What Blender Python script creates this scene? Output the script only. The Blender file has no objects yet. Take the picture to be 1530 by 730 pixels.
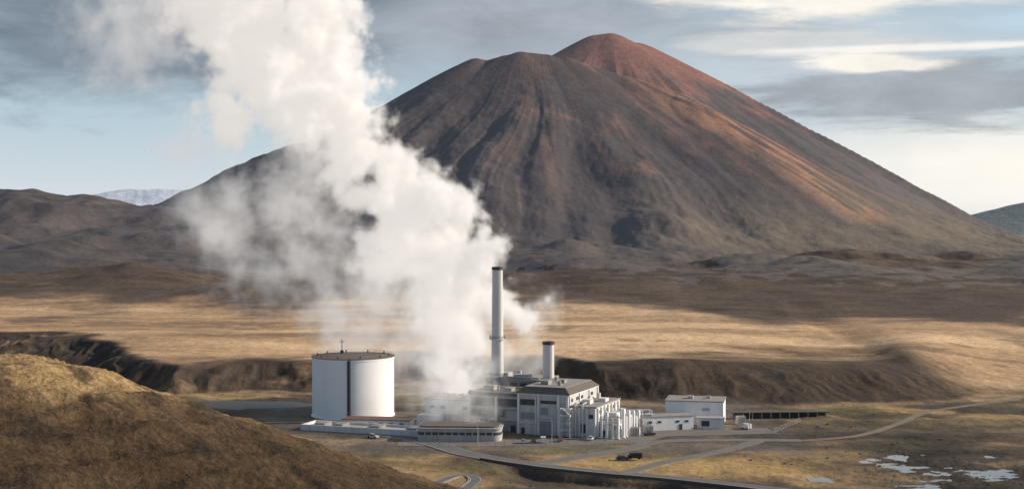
import bpy, math, random
import numpy as np
from mathutils import Vector, Matrix
random.seed(3)
scene=bpy.context.scene
scene.view_settings.view_transform='Standard'
scene.view_settings.look='None'
scene.view_settings.exposure=0
COL=scene.collection
CAMH=78.0; F=2102.0

# ------------------------------------------------------------------ noise
rng=np.random.RandomState(11)
PERM=np.concatenate([rng.permutation(256)]*3).astype(np.int32)
ANG=rng.rand(256)*2*np.pi
GX=np.cos(ANG).astype(np.float32); GY=np.sin(ANG).astype(np.float32)
def noise2(x,y,seed=0):
    x=np.asarray(x,dtype=np.float64)+seed*17.31+1000; y=np.asarray(y,dtype=np.float64)+seed*9.77+1000
    xi=np.floor(x).astype(np.int32); yi=np.floor(y).astype(np.int32)
    xf=(x-xi).astype(np.float32); yf=(y-yi).astype(np.float32)
    u=xf*xf*xf*(xf*(xf*6-15)+10); v=yf*yf*yf*(yf*(yf*6-15)+10)
    X=xi&255; Y=yi&255; X1=(X+1)&255; Y1=(Y+1)&255
    def g(a,b,dx,dy):
        h=PERM[PERM[a]+b]; return GX[h]*dx+GY[h]*dy
    n00=g(X,Y,xf,yf); n10=g(X1,Y,xf-1,yf); n01=g(X,Y1,xf,yf-1); n11=g(X1,Y1,xf-1,yf-1)
    a=n00+u*(n10-n00); b=n01+u*(n11-n01)
    return (a+v*(b-a))*1.5
def fbm(x,y,o=4,seed=0,gain=.5):
    s=0;a=1;t=0
    for i in range(o):
        s=s+a*noise2(x*2**i,y*2**i,seed+i*3); t+=a; a*=gain
    return s/t*1.3
def ridged(x,y,o=3,seed=0):
    s=0;a=1;t=0
    for i in range(o):
        s=s+a*(1-np.abs(noise2(x*2**i,y*2**i,seed+i*5))*2.0); t+=a; a*=.5
    return s/t
def sstep(a,b,x):
    t=np.clip((x-a)/(b-a),0,1); return t*t*(3-2*t)
def softplus(v): return np.where(v>20,v,np.log1p(np.exp(np.minimum(v,20))))
def ridge(x,y,pts,s,k,rnd):
    """height of a crest polyline with even flanks; also the distance to the nearest crest point"""
    best=None
    for (ax,ay,ah),(bx,by,bh) in zip(pts[:-1],pts[1:]):
        dx,dy=bx-ax,by-ay; L2=dx*dx+dy*dy
        t=np.clip(((x-ax)*dx+(y-ay)*dy)/L2,0,1)
        cx=ax+t*dx; cy=ay+t*dy; h=ah+t*(bh-ah)
        d=np.sqrt((x-cx)**2+(y-cy)**2+rnd*rnd)-rnd
        z=s*k*softplus((h/s-d)/k)
        if best is None: best=[z,d]
        else: best=[np.maximum(z,best[0]),np.minimum(d,best[1])]
    return best

# ------------------------------------------------------------------ terrain
BX=[-700,-400,-300,-245,-196,-155,-93,-52,21,39,66,93,151,180,203,222,245,300,400,700]
BY=[840,800,775,752,672,634,643,669,669,612,592,586,590,597,610,628,645,675,700,760]
WX=[-700,-245,-150,-52,21,60,150,195,265,700]
WY=[110,70,48,42,42,56,70,88,250,460]
ROADS={
 'main':([(-75,548),(-52,520),(-29,494),(-15,471),(7.5,449),(28,436),(48,426),(67,414),(84,402),(130,372)],3.9),
 'yard':([(8,451),(22,464),(40,481),(52,497),(80,500),(103,499)],3.0),
 'track':([(103,499),(126,511),(150,543),(168,572),(190,592),(216,612),(246,640)],1.5),
 'branch':([(34,433),(50,455),(70,475),(88,499)],2.4),
 'bend':([(-27,396),(-24.5,409),(-21.5,421),(-17,430),(-12.5,430),(-11,422),(-13,411),(-15,398)],1.9),
}
# ravines of the front cone: bearing from straight-down-front (deg), depth, relative width
RAV=[(-78,16,.06),(-63,20,.06),(-50,16,.05),(-39,28,.07),(-28,12,.035),(-19,30,.065),(-9,12,.03),(-2,20,.035),(8,44,.085),(24,56,.10),(34,14,.035),(42,40,.07),(56,34,.07),(70,20,.06)]
def polydist(x,y,pts):
    best=np.full(x.shape,1e9)
    for (ax,ay),(bx,by) in zip(pts[:-1],pts[1:]):
        dx,dy=bx-ax,by-ay
        t=np.clip(((x-ax)*dx+(y-ay)*dy)/(dx*dx+dy*dy),0,1)
        best=np.minimum(best,np.hypot(x-ax-t*dx,y-ay-t*dy))
    return best
def smooth_line(pts,n=8):
    out=[]
    P=[np.array(p,float) for p in pts]; P=[2*P[0]-P[1]]+P+[2*P[-1]-P[-2]]
    for i in range(1,len(P)-2):
        for j in range(n):
            t=j/n
            out.append(tuple(.5*((2*P[i])+(-P[i-1]+P[i+1])*t+(2*P[i-1]-5*P[i]+4*P[i+1]-P[i+2])*t*t+(-P[i-1]+3*P[i]-3*P[i+1]+P[i+2])*t**3)))
    out.append(tuple(P[-2])); return out
for k in ROADS: ROADS[k]=(smooth_line(ROADS[k][0]),ROADS[k][1])

def terrain(x,y):
    shp=x.shape
    leftw=1-sstep(-60,20,x); rightw=sstep(20,60,x)*(1-sstep(180,240,x))
    Yb=np.interp(x,BX,BY)+fbm(x/50,y/50,3,2)*(10+12*leftw)
    W=np.interp(x,WX,WY)*(1+leftw*.6*np.clip(fbm(x/70,y/90,2,4),-.5,1.4))
    d=(y-Yb)/W
    p=sstep(0,1,d)
    z=(10-(1.5+4.0*sstep(90,200,x))*rightw*(1-sstep(1.5,4.5,d)))*p
    cl=4*p*(1-p)
    gul=ridged(x/14+y/70+fbm(x/30,y/30,2,8)*.6,y/90,3,5)
    z=z+cl*(gul-.5)*(1.3+1.0*leftw)*(1-sstep(190,250,x))
    z=z+rightw*3.8*np.exp(-((d-1.0)/.5)**2)*(1+.9*fbm(x/44,y/70,2,6))
    plain=sstep(.3,3,d)
    z=z+plain*(fbm(x/170,y/130,3,7)*2.6+.6)
    near=np.clip(1-p,0,1)
    yard=sstep(-112,-95,x)*(1-sstep(95,112,x))*sstep(462,478,y)*(1-sstep(590,615,y))
    rough=fbm(x/26,y/26,5,3)
    z=z+near*(1-yard)*rough*1.1*(1-.6*sstep(620,700,y))
    pond=np.exp(-(((x+118)/40)**2+((y-603)/14)**2)**2)
    z=z-pond*1.4*near
    wet=sstep(92,125,x+rough*14)*(1-sstep(435,478,y+rough*20))
    z=z-wet*.42+wet*(fbm(x/7,y/4.5,5,9,.62)*.85)
    # foreground hill
    hp=[(-260,180,70),(-190,250,62),(-113,309,48.5),(-98,323,40),(-80,345,28),(-65,364,12),(-57,375,3),(-50,385,-5)]
    hz,hd=ridge(x,y,hp,.40,6,12)
    hmask=sstep(.3,4,hz)
    hcy=np.interp(x,[q[0] for q in hp],[q[1] for q in hp])
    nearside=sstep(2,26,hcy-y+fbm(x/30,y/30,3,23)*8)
    hz=hz+hmask*(fbm(x/34,y/34,5,21,.5)*2.4+ (ridged((x-y)/16,(x+y)/50,3,22)-.5)*2.0)
    hz=np.maximum(hz-.5,0)
    # volcano
    wx=x+fbm(x/260,y/260,2,31)*8; wy=y+fbm(x/260,y/260,2,37)*8
    fp=[(-84,2600,374),(-62,2597,384),(-40,2595,380),(-5,2585,388),(22,2588,396),(62,2590,391),(80,2590,382),(100,2590,384),(200,2580,350),(300,2545,316),(345,2500,285),(440,2380,200),(520,2260,120)]
    fz,fd=ridge(wx,wy,fp,.56,75,12)
    apr=62*np.clip(1-fd/1600,0,1)**1.1*(1-sstep(2350,2800,y))*sstep(80,650,fd)*(1-.6*sstep(600,1000,np.abs(x-100)))
    fz=fz+apr
    th=np.arctan2(y-2720,x-50); rr=np.hypot(x-50,y-2720)
    tw=th+fbm(x/420,y/420,2,41)*.05
    c,s_=np.cos(tw),np.sin(tw)
    g1=ridged(c*2.6+rr/6000,s_*2.6,1,52)
    g3=ridged(c*20+rr/1300,s_*20,2,57)
    irr=sstep(-.25,.35,fbm(c*3+rr/600,s_*3,2,66))
    fr_=(1-sstep(2560,2700,y))
    amp=sstep(60,420,fd)*(1-sstep(640,1050,fd))*fr_
    up=sstep(30,300,fd)*(1-sstep(650,1050,fd))*fr_
    rav=np.zeros(shp); 
    for i,(a,D,wd) in enumerate(RAV):
        a0=math.radians(a-90)
        dl=(tw-a0)*rr+noise2(rr/230,np.full(shp,i*3.7),90)*24*sstep(150,500,rr)
        wl=10+wd*rr*.9
        q=np.where(dl>0,dl/(wl*.75),dl/(wl*1.4))
        rav=rav+D*np.exp(-np.abs(q)**1.6)*(.8+.35*noise2(rr/160,np.full(shp,i*5.1),93))
        if D>22:
            dl2=dl-np.maximum(rr-380,0)*.17*np.sign(math.sin(i*2.1)); 
            rav=rav+D*.32*np.exp(-np.abs(dl2/(wl*.45))**1.7)*sstep(380,520,rr)
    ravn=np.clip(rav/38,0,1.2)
    fz=fz+(g1-.55)*14*amp-(rav-11)*amp*.95+(g3-.5)*1.6*up*(.3+.7*irr)+fbm(x/80,y/110,4,59)*6*up+fbm(x/16,y/16,3,60)*1.0*up
    crater=np.exp(-(((x-5)/50)**2+((y-2635)/28)**2))
    fz=fz-crater*18
    bp=[(195,3200,504),(228,3200,507),(285,3210,488)]
    bz,bd=ridge(wx,wy,bp,.57,60,26)
    th=np.arctan2(y-3260,x-215)+fbm(x/400,y/400,2,61)*.04
    rb=np.hypot(x-215,y-3260)
    b1=ridged(np.cos(th)*4+rb/4500,np.sin(th)*4,2,63); b2=ridged(np.cos(th)*22+rb/1800,np.sin(th)*22,2,67)
    ub=sstep(60,350,bd)*(1-sstep(800,1000,bd))
    bz=bz+((b1-.55)*14+(b2-.5)*1.6+fbm(x/90,y/90,3,69)*3)*ub
    kb_=12+90*sstep(380,760,x)
    hh=np.clip(1-np.abs(bz-fz)/kb_,0,1)
    mz=np.maximum(fz,bz)+kb_*hh*hh*.25*sstep(0,100,np.minimum(bz,fz))
    # left hills
    lp=[(-1500,2300,190),(-1000,2200,150),(-800,2150,128),(-760,2130,112),(-700,2120,102),(-630,2100,114),(-540,2080,98),(-400,2100,84)]
    lz,ld=ridge(x,y,lp,.15,50,20)
    ul=sstep(1,30,lz)
    lz=lz+ul*(ridged(x/220,y/360,3,71)-.5)*13+ul*fbm(x/60,y/60,3,72)*2.2
    fh=sstep(1020,1350,y)*(1-sstep(1900,2300,y))
    fhz=fh*(np.maximum(fbm(x/190,y/150,3,75)+.12,0)*20+fbm(x/50,y/60,3,76)*2.0)
    kp=[(70,1330,13),(200,1290,19),(330,1240,13),(420,1190,3)]
    kz,kd=ridge(x,y,kp,.15,22,20)
    rp=[(1480,4500,92),(1700,4500,150),(2300,4500,230),(3500,4700,200)]
    rz,rd=ridge(wx,wy,rp,.27,90,60)
    r2=[(1250,3700,40),(1500,3600,70),(2200,3500,60)]
    rz2,_=ridge(wx,wy,r2,.22,60,40)
    far=[(-3600,10000,150),(-2750,10000,300),(-2350,10000,295),(-1200,10300,210),(1000,10300,90),(5500,10300,120),(9000,10300,250)]
    az,ad=ridge(x,y,far,.22,160,80)
    az=az+(ridged(x/900,y/900,4,81)-.5)*50*sstep(20,120,az)
    kk=12.0
    st=np.stack([np.zeros(shp),mz-8,lz-6,rz-8,rz2-8,az-10,kz+0])
    m=st.max(0); zm=m+kk*np.log(np.exp((st-m)/kk).sum(0))
    zm=np.maximum(zm-kk*np.log(2.0),0)*sstep(950,1250,y)
    z=z+zm+fhz
    z=np.where(hz>0,z*(1-hmask)+hz,z)
    rmask=np.zeros(shp)
    sub=(y>380)&(y<720)&(x>-90)&(x<260)
    xs,ys=x[sub],y[sub]
    md=np.zeros(xs.shape)
    for pts,w in ROADS.values():
        dd=polydist(xs,ys,pts); md=np.maximum(md,1-sstep(w+.8,w+6,dd))
    rmask[sub]=md
    z=z*(1-rmask)+rmask*(-0.02)
    dn=polydist(xs,ys,ROADS['main'][0]); 
    ry=np.interp(xs,[q[0] for q in ROADS['main'][0]],[q[1] for q in ROADS['main'][0]])
    bank=np.zeros(shp); bank[sub]=sstep(4.5,9,dn)*(ys<ry)*sstep(-8,6,xs)*(1-sstep(8,60,dn))
    z=z-bank*2.4*(1-rmask)
    # ---------------- albedo
    def C(*c): return np.array(c)[None,:]
    def mix(a,b,m): return a*(1-m[:,None])+b*m[:,None]
    N=x.size
    na=fbm(x/300,y/70,4,101); nb=fbm(x/40,y/25,4,103); nc=fbm(x/9,y/9,3,107); ne=fbm(x/120,y/160,4,109); nl=fbm(x/420,y/150,3,113)
    col=np.zeros((N,3))+C(.54,.36,.205)
    col=mix(col,C(.76,.53,.315),sstep(-.1,.35,na))
    col=mix(col,C(.27,.18,.115),sstep(.15,.5,-na+nb*.4)*.8)  # stretched brown grass bands, also painting cloud-like shade onto the plain
    col=mix(col,C(.78,.59,.38),sstep(.3,.6,nb)*.45)
    col=mix(col,C(.15,.107,.072),sstep(.3,.65,-nb+ne*.5)*.6)
    br=sstep(980,1120,y+nb*50+ne*150+nl*140+np.clip(x,0,500)*.30+np.clip(-x-100,0,400)*.12)
    col=mix(col,C(.088,.070,.061)*(1+.5*nb[:,None]),br*.93)
    basin=np.zeros((N,3))+C(.18,.13,.085)
    basin=mix(basin,C(.38,.26,.135),sstep(-.05,.3,nb+ne*.7))
    basin=mix(basin,C(.075,.062,.05),sstep(-.05,.35,ne-nb*.6+nc*.2)*.85)
    basin=mix(basin,C(.13,.135,.055),sstep(.12,.4,fbm(x/45,y/20,3,111))*.55)
    nearm=1-sstep(-.1,.25,d)
    col=mix(col,basin,nearm*(1-sstep(640,760,y)*.6))
    mead=np.exp(-(((x-62)/42)**2+((y-445)/22)**2)**2)
    col=mix(col,C(.50,.335,.15)*(1+.35*nb[:,None]),mead*.85)
    mead2=np.exp(-(((x+45)/38)**2+((y-425)/42)**2)**2)
    col=mix(col,C(.34,.235,.115)*(1+.5*nb[:,None]),mead2*.8)
    grn=np.exp(-(((x-25)/26)**2+((y-478)/9)**2)**2)
    col=mix(col,C(.15,.155,.055),grn*.85)
    grn2=np.exp(-(((x-150)/40)**2+((y-540)/16)**2)**2)
    col=mix(col,C(.22,.185,.08),grn2*.7)
    cend=1-sstep(190,240,x)
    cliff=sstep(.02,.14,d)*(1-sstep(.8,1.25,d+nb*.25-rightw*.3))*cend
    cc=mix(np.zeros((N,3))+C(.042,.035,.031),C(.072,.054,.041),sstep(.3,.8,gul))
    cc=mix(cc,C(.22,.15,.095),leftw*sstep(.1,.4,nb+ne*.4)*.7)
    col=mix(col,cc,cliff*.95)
    top=sstep(.9,1.2,d)*(1-sstep(1.6,3.2,d+nb*.8))*rightw
    col=mix(col,C(.11,.08,.05),top*.85)
    col=mix(col,C(.17,.15,.13)*(1+.3*nb[:,None]),yard*.75*(1-sstep(.0,.4,nc+nb)*.4))
    dark=np.exp(-(((x-130)/70)**2+((y-518)/32)**2)**2)
    col=mix(col,C(.075,.063,.052)*(1+.9*nb[:,None]),dark*.8)
    wetc=sstep(80,135,x+rough*16)*(1-sstep(470,510,y+rough*25))
    col=mix(col,C(.07,.058,.048)*(1+.9*nb[:,None]),np.clip(wetc*.88,0,1))
    col=mix(col,C(.26,.185,.10),wetc*sstep(.2,.4,nb+nc*.4)*.7)
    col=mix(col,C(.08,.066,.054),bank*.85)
    col=mix(col,C(.08,.08,.065),np.clip(pond*1.5,0,1)*.8)
    hc=np.zeros((N,3))+C(.115,.076,.043)
    hc=mix(hc,C(.22,.148,.078),sstep(-.2,.4,fbm(x/26,y/26,4,121)+.1-hd/45))
    hc=mix(hc,C(.38,.26,.125),(1-sstep(3,16,hd+nb*11))*.8)
    hc=mix(hc,C(.05,.037,.027),sstep(.15,.45,fbm(x/14,y/9,4,123))*.75)
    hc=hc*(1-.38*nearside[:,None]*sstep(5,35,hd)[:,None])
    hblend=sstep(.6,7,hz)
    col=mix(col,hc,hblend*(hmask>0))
    vm=sstep(8,30,fz+nb*9)*sstep(1080,1250,y+nb*60)
    nv=fbm(x/90,y/140,4,131)
    east=sstep(0,450,x)
    vc=np.zeros((N,3))+C(.082,.066,.066)
    ridgy=g3*.5+.5*(1-ravn)
    vc=mix(vc,C(.125,.100,.092),sstep(.45,.85,g3+nv*.4)*(1-ravn*.6))
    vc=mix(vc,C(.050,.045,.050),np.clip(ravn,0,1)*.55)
    grass=(1-sstep(20,190,z+nv*80+ravn*50-(east-.5)*90))
    vc=mix(vc,C(.18,.145,.098),grass*(.25+.55*east))
    rdd=polydist(x,y,[(100,2590),(305,2545),(440,2380),(520,2260)])
    red=np.clip((1-sstep(20,190,rdd+nv*110))*sstep(110,210,z),0,1)
    vc=mix(vc,C(.26,.125,.08),np.clip(red*(sstep(.35,.8,ridgy+nv*.6)+.1),0,1)*.85)
    vc=mix(vc,C(.38,.215,.13),np.clip((1-sstep(10,90,polydist(x,y,[(320,2500),(440,2360),(540,2220)])))*sstep(.3,.7,g3+nv*.9),0,1)*.75)
    topr=sstep(310,385,z+nv*60)
    vc=mix(vc,C(.15,.095,.082),topr*sstep(-.2,.5,nv+ridgy-.5)*.55)
    patch=sstep(.05,.35,fbm(x/70,y/160,3,143)+(1-ravn)*.18)*sstep(80,180,z)*(1-topr)*(1-ravn*.8)*sstep(-80,120,x)
    vc=mix(vc,C(.27,.135,.085),patch*.6)
    lowd=1-sstep(10,55,z+nb*8+nv*10)
    vc=mix(vc,C(.10,.08,.068),lowd*.7)
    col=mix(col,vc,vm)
    isb=(bz>fz)
    bm=sstep(6,24,bz)*isb
    bc=np.zeros((N,3))+C(.088,.074,.074)
    bc=mix(bc,C(.27,.12,.088),sstep(280,420,z+nv*110)*.85)
    bc=mix(bc,C(.125,.108,.092),(1-sstep(60,260,z+nv*60))*.8)
    bc=mix(bc,C(.15,.10,.085),sstep(.5,.85,b2)*.25)
    wbm=np.where(fz>20,sstep(-14,14,bz-fz),1.0)*sstep(6,24,bz)
    col=mix(col,bc,np.where(bm>0,np.maximum(wbm,.5),np.minimum(wbm,.5)*(vm>0)))
    lm=sstep(3,18,lz)*(1-vm)*(1-bm)
    lc=mix(np.zeros((N,3))+C(.05,.043,.043),C(.10,.072,.057),sstep(.0,.5,nv+na*.5)*(1-sstep(15,60,z)))  # cloud shadow over the left hills put in as darker colour
    col=mix(col,lc,lm)
    rm=np.clip(sstep(8,30,np.maximum(rz,rz2)),0,1)*(1-bm)*(1-vm)
    col=mix(col,mix(np.zeros((N,3))+C(.10,.12,.10),C(.24,.21,.14),sstep(-.1,.3,nv)*sstep(1,2,rz2/np.maximum(rz,1))),rm)
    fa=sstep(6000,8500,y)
    col=mix(col,C(.55,.62,.72),fa*.9)  # bluish air haze mixed into the colour of the far land
    cat=np.zeros(N,int)
    cat[(hz>1.2)&(hmask>.4)]=1
    cat[vm>.5]=2
    cat[(bm>.5)]=3
    cat[(lm>.5)]=4
    cat[(rm>.5)]=5
    cat[fa>.5]=6
    return z,np.clip(col,.01,.9),cat

tt=np.concatenate([-np.linspace(1.6,.40,50)[:-1],np.linspace(-.40,.40,1000),np.linspace(.40,1.6,50)[1:]])
ys=[120.0]
while ys[-1]<4300:
    q=ys[-1]; ys.append(q*(1.0045 if q<380 else 1.003 if q<1700 else 1.002 if q<3300 else 1.006))
while ys[-1]<13500: ys.append(ys[-1]*1.014)
ys=np.array(ys)
TT,YY=np.meshgrid(tt,ys)
XX=TT*YY
nr,ncl=XX.shape
z,colr,cat=terrain(XX.ravel(),YY.ravel())
V=np.stack([XX.ravel(),YY.ravel(),z],1).astype(np.float32)
idx=np.arange(nr*ncl).reshape(nr,ncl)
Q=np.stack([idx[:-1,:-1],idx[:-1,1:],idx[1:,1:],idx[1:,:-1]],-1).reshape(-1,4)
fcat=cat[Q[:,0]]

def new_mat(name):
    m=bpy.data.materials.new(name); m.use_nodes=True
    nt=m.node_tree; b=nt.nodes['Principled BSDF']; return m,nt,b
def terrain_mat(name,bump_d,scales,rough=.95,contrast=.5,haze_glow=0,hazecol=(.48,.56,.68)):
    m,nt,b=new_mat(name); N=nt.nodes;L=nt.links
    at=N.new('ShaderNodeAttribute'); at.attribute_name='albedo'
    tc=N.new('ShaderNodeNewGeometry')
    last=at.outputs['Color']; hsum=None
    for i,s in enumerate(scales):
        n=N.new('ShaderNodeTexNoise'); n.inputs['Scale'].default_value=s; n.inputs['Detail'].default_value=6; n.inputs['Roughness'].default_value=.65
        L.new(tc.outputs['Position'],n.inputs['Vector'])
        mr=N.new('ShaderNodeMapRange'); mr.inputs['From Min'].default_value=.3; mr.inputs['From Max'].default_value=.7
        mr.inputs['To Min'].default_value=1-contrast; mr.inputs['To Max'].default_value=1+contrast*.8
        L.new(n.outputs['Fac'],mr.inputs['Value'])
        mx=N.new('ShaderNodeVectorMath'); mx.operation='SCALE'
        L.new(last,mx.inputs[0]); L.new(mr.outputs[0],mx.inputs['Scale']); last=mx.outputs[0]
        if hsum is None: hsum=n.outputs['Fac']
        else:
            ad=N.new('ShaderNodeMath'); ad.operation='MULTIPLY_ADD'; L.new(n.outputs['Fac'],ad.inputs[0]); ad.inputs[1].default_value=scales[0]/s; L.new(hsum,ad.inputs[2]); hsum=ad.outputs[0]
    L.new(last,b.inputs['Base Color']); b.inputs['Roughness'].default_value=rough; b.inputs['Specular IOR Level'].default_value=.15
    bp=N.new('ShaderNodeBump'); bp.inputs['Strength'].default_value=1; bp.inputs['Distance'].default_value=bump_d
    L.new(hsum,bp.inputs['Height']); L.new(bp.outputs[0],b.inputs['Normal'])
    if haze_glow:
        b.inputs['Emission Color'].default_value=(*hazecol,1); b.inputs['Emission Strength'].default_value=haze_glow  # even bluish glow on the surface stands in for air haze, lifts shadows
    return m
M_ground=terrain_mat('soil_and_grass',.8,[.16,.6,2.2],contrast=.28)
M_hill=terrain_mat('hill_grass',1.0,[.2,.8,3.0],contrast=.42)
M_volc=terrain_mat('volcanic_slope',4,[.02,.07,.22],contrast=.18,haze_glow=.05)
M_back=terrain_mat('far_volcanic_slope',4,[.02,.07,.22],contrast=.18,haze_glow=.065)
M_far=terrain_mat('far_land',12,[.01,.04],contrast=.15,haze_glow=.12)
def mk_terr(name,c,mat):
    q=Q[fcat==c]
    if len(q)==0: return
    u,inv=np.unique(q,return_inverse=True); inv=inv.reshape(-1,4)
    me=bpy.data.meshes.new(name)
    me.vertices.add(len(u)); me.vertices.foreach_set('co',V[u].ravel())
    me.loops.add(inv.size); me.loops.foreach_set('vertex_index',inv.ravel().astype(np.int32))
    me.polygons.add(len(inv)); me.polygons.foreach_set('loop_start',(np.arange(len(inv))*4).astype(np.int32))
    me.polygons.foreach_set('use_smooth',np.ones(len(inv),dtype=bool))
    me.update(calc_edges=True)
    a=me.color_attributes.new('albedo','FLOAT_COLOR','POINT')
    a.data.foreach_set('color',np.concatenate([colr[u],np.ones((len(u),1))],1).astype(np.float32).ravel())
    me.materials.append(mat)
    o=bpy.data.objects.new(name,me); COL.objects.link(o); o['kind']='structure'
    return o
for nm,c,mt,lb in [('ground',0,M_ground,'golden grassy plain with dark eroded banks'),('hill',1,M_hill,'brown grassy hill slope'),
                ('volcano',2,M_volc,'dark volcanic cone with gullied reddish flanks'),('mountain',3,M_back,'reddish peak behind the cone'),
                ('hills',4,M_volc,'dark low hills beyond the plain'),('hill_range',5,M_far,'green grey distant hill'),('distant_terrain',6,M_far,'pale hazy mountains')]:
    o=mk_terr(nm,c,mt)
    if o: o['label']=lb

# ------------------------------------------------------------------ simple materials
def paint(name,col,rough=.6,var=.15,scale=.6,metal=0,streak=True,bump=.02,dirt=(.2,.16,.12)):
    m,nt,b=new_mat(name);N=nt.nodes;L=nt.links
    g=N.new('ShaderNodeTexCoord'); mp=N.new('ShaderNodeMapping')
    mp.inputs['Scale'].default_value=(1,1,.12 if streak else 1)
    L.new(g.outputs['Object'],mp.inputs[0])
    n=N.new('ShaderNodeTexNoise'); n.inputs['Scale'].default_value=scale; n.inputs['Detail'].default_value=8; n.inputs['Roughness'].default_value=.65
    L.new(mp.outputs[0],n.inputs['Vector'])
    mr=N.new('ShaderNodeMapRange'); mr.inputs['From Min'].default_value=.42; mr.inputs['From Max'].default_value=.8; mr.inputs['To Max'].default_value=var*3
    L.new(n.outputs['Fac'],mr.inputs['Value'])
    mx=N.new('ShaderNodeMix'); mx.data_type='RGBA'; mx.inputs['A'].default_value=(*col,1); mx.inputs['B'].default_value=(*[c*.3+d*.7*min(1,max(col)*2) for c,d in zip(col,dirt)],1)
    L.new(mr.outputs[0],mx.inputs['Factor']); L.new(mx.outputs['Result'],b.inputs['Base Color'])
    b.inputs['Roughness'].default_value=rough; b.inputs['Metallic'].default_value=metal
    if bump:
        bp=N.new('ShaderNodeBump'); bp.inputs['Distance'].default_value=bump; L.new(n.outputs['Fac'],bp.inputs['Height']); L.new(bp.outputs[0],b.inputs['Normal'])
    return m
M_tank=paint('tank_white_paint',(.86,.87,.88),.55,.05,.12,bump=0)
M_white=paint('white_painted_steel',(.82,.83,.83),.5,.10,.25)
M_wall=paint('white_wall',(.74,.73,.71),.7,.2,.5)
M_wallg=paint('grey_wall',(.42,.43,.44),.75,.22,.5)
M_beige=paint('pale_grey_panel',(.56,.56,.55),.75,.22,.5)
M_blue=paint('blue_grey_cladding',(.27,.295,.32),.7,.2,.5)
M_conc=paint('concrete',(.46,.45,.43),.85,.25,.35)
M_dark=paint('dark_steel',(.05,.05,.055),.5,.1,1)
M_roof=paint('dark_brown_roof',(.13,.11,.095),.8,.2,.5,streak=False)
M_roofl=paint('grey_roof',(.32,.305,.285),.8,.25,.3,streak=False)
M_rust=paint('rust_brown_roof',(.15,.085,.065),.8,.2,.4,streak=False)
M_stack=paint('stack_grey',(.64,.64,.63),.6,.2,.4)
M_pipe=paint('silver_pipe',(.66,.66,.66),.35,.1,1,metal=.2)
M_asph=paint('asphalt',(.15,.145,.145),.9,.2,.25,streak=False)
M_asph2=paint('dusty_asphalt',(.19,.175,.16),.9,.25,.2,streak=False)
M_track=paint('dirt_track',(.22,.175,.13),.95,.35,.2,streak=False)
M_line=paint('road_line_paint',(.5,.5,.48),.7,.2,1,streak=False)
M_tyre=paint('tyre_rubber',(.02,.02,.02),.9,.05,3)
M_kerb=paint('kerb_concrete',(.30,.28,.26),.9,.2,.5,streak=False)
def glass(name,col=(.035,.042,.05)):
    m,nt,b=new_mat(name); N=nt.nodes;L=nt.links
    n=N.new('ShaderNodeTexNoise'); n.inputs['Scale'].default_value=.5
    g=N.new('ShaderNodeTexCoord'); L.new(g.outputs['Object'],n.inputs['Vector'])
    mx=N.new('ShaderNodeMix'); mx.data_type='RGBA'; mx.inputs['A'].default_value=(*col,1); mx.inputs['B'].default_value=(*[c*2.5 for c in col],1)
    L.new(n.outputs['Fac'],mx.inputs['Factor']); L.new(mx.outputs['Result'],b.inputs['Base Color'])
    b.inputs['Roughness'].default_value=.12; return m
M_glass=glass('window_glass')
def carpaint(name,col): return paint(name,col,.3,.03,1)
M_carb=carpaint('black_car_paint',(.025,.025,.03)); M_carw=carpaint('white_car_paint',(.7,.7,.7)); M_carr=carpaint('red_car_paint',(.35,.05,.04)); M_cars=carpaint('silver_car_paint',(.4,.41,.43))

# ------------------------------------------------------------------ mesh helpers
def thing(name,label,cat,loc,rot=0,group=None):
    e=bpy.data.objects.new(name,None); e.empty_display_size=1; COL.objects.link(e)
    e.location=loc; e.rotation_euler=(0,0,rot); e['label']=label; e['category']=cat
    if group: e['group']=group
    return e
def part(name,parent,verts,faces,mat,smooth=False,label=None):
    me=bpy.data.meshes.new(name); me.from_pydata(verts,[],faces); me.materials.append(mat)
    if smooth:
        me.polygons.foreach_set('use_smooth',[True]*len(me.polygons))
        me.set_sharp_from_angle(angle=math.radians(40))
    me.update()
    o=bpy.data.objects.new(name,me); COL.objects.link(o)
    if parent: o.parent=parent
    if label: o['label']=label
    return o
def parts(name,parent,gs,mat):
    for g in gs: part(name,parent,g[0],g[1],mat)
def boxgeo(x0,x1,y0,y1,z0,z1):
    v=[(x0,y0,z0),(x1,y0,z0),(x1,y1,z0),(x0,y1,z0),(x0,y0,z1),(x1,y0,z1),(x1,y1,z1),(x0,y1,z1)]
    f=[(0,3,2,1),(4,5,6,7),(0,1,5,4),(1,2,6,5),(2,3,7,6),(3,0,4,7)]
    return v,f
def join(gs):
    V=[];F_=[]
    for v,f in gs:
        n=len(V); V+=v; F_+=[tuple(i+n for i in q) for q in f]
    return V,F_
def box(name,parent,x0,x1,y0,y1,z0,z1,mat,**k):
    return part(name,parent,*boxgeo(x0,x1,y0,y1,z0,z1),mat,**k)
def cylgeo(cx,cy,z0,z1,r0,r1=None,n=24,caps=True):
    r1=r0 if r1 is None else r1
    v=[(cx+r0*math.cos(2*math.pi*i/n),cy+r0*math.sin(2*math.pi*i/n),z0) for i in range(n)]+[(cx+r1*math.cos(2*math.pi*i/n),cy+r1*math.sin(2*math.pi*i/n),z1) for i in range(n)]
    f=[(i,(i+1)%n,n+(i+1)%n,n+i) for i in range(n)]
    if caps: f+=[tuple(range(n,2*n)),tuple(range(n-1,-1,-1))]
    return v,f
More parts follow.
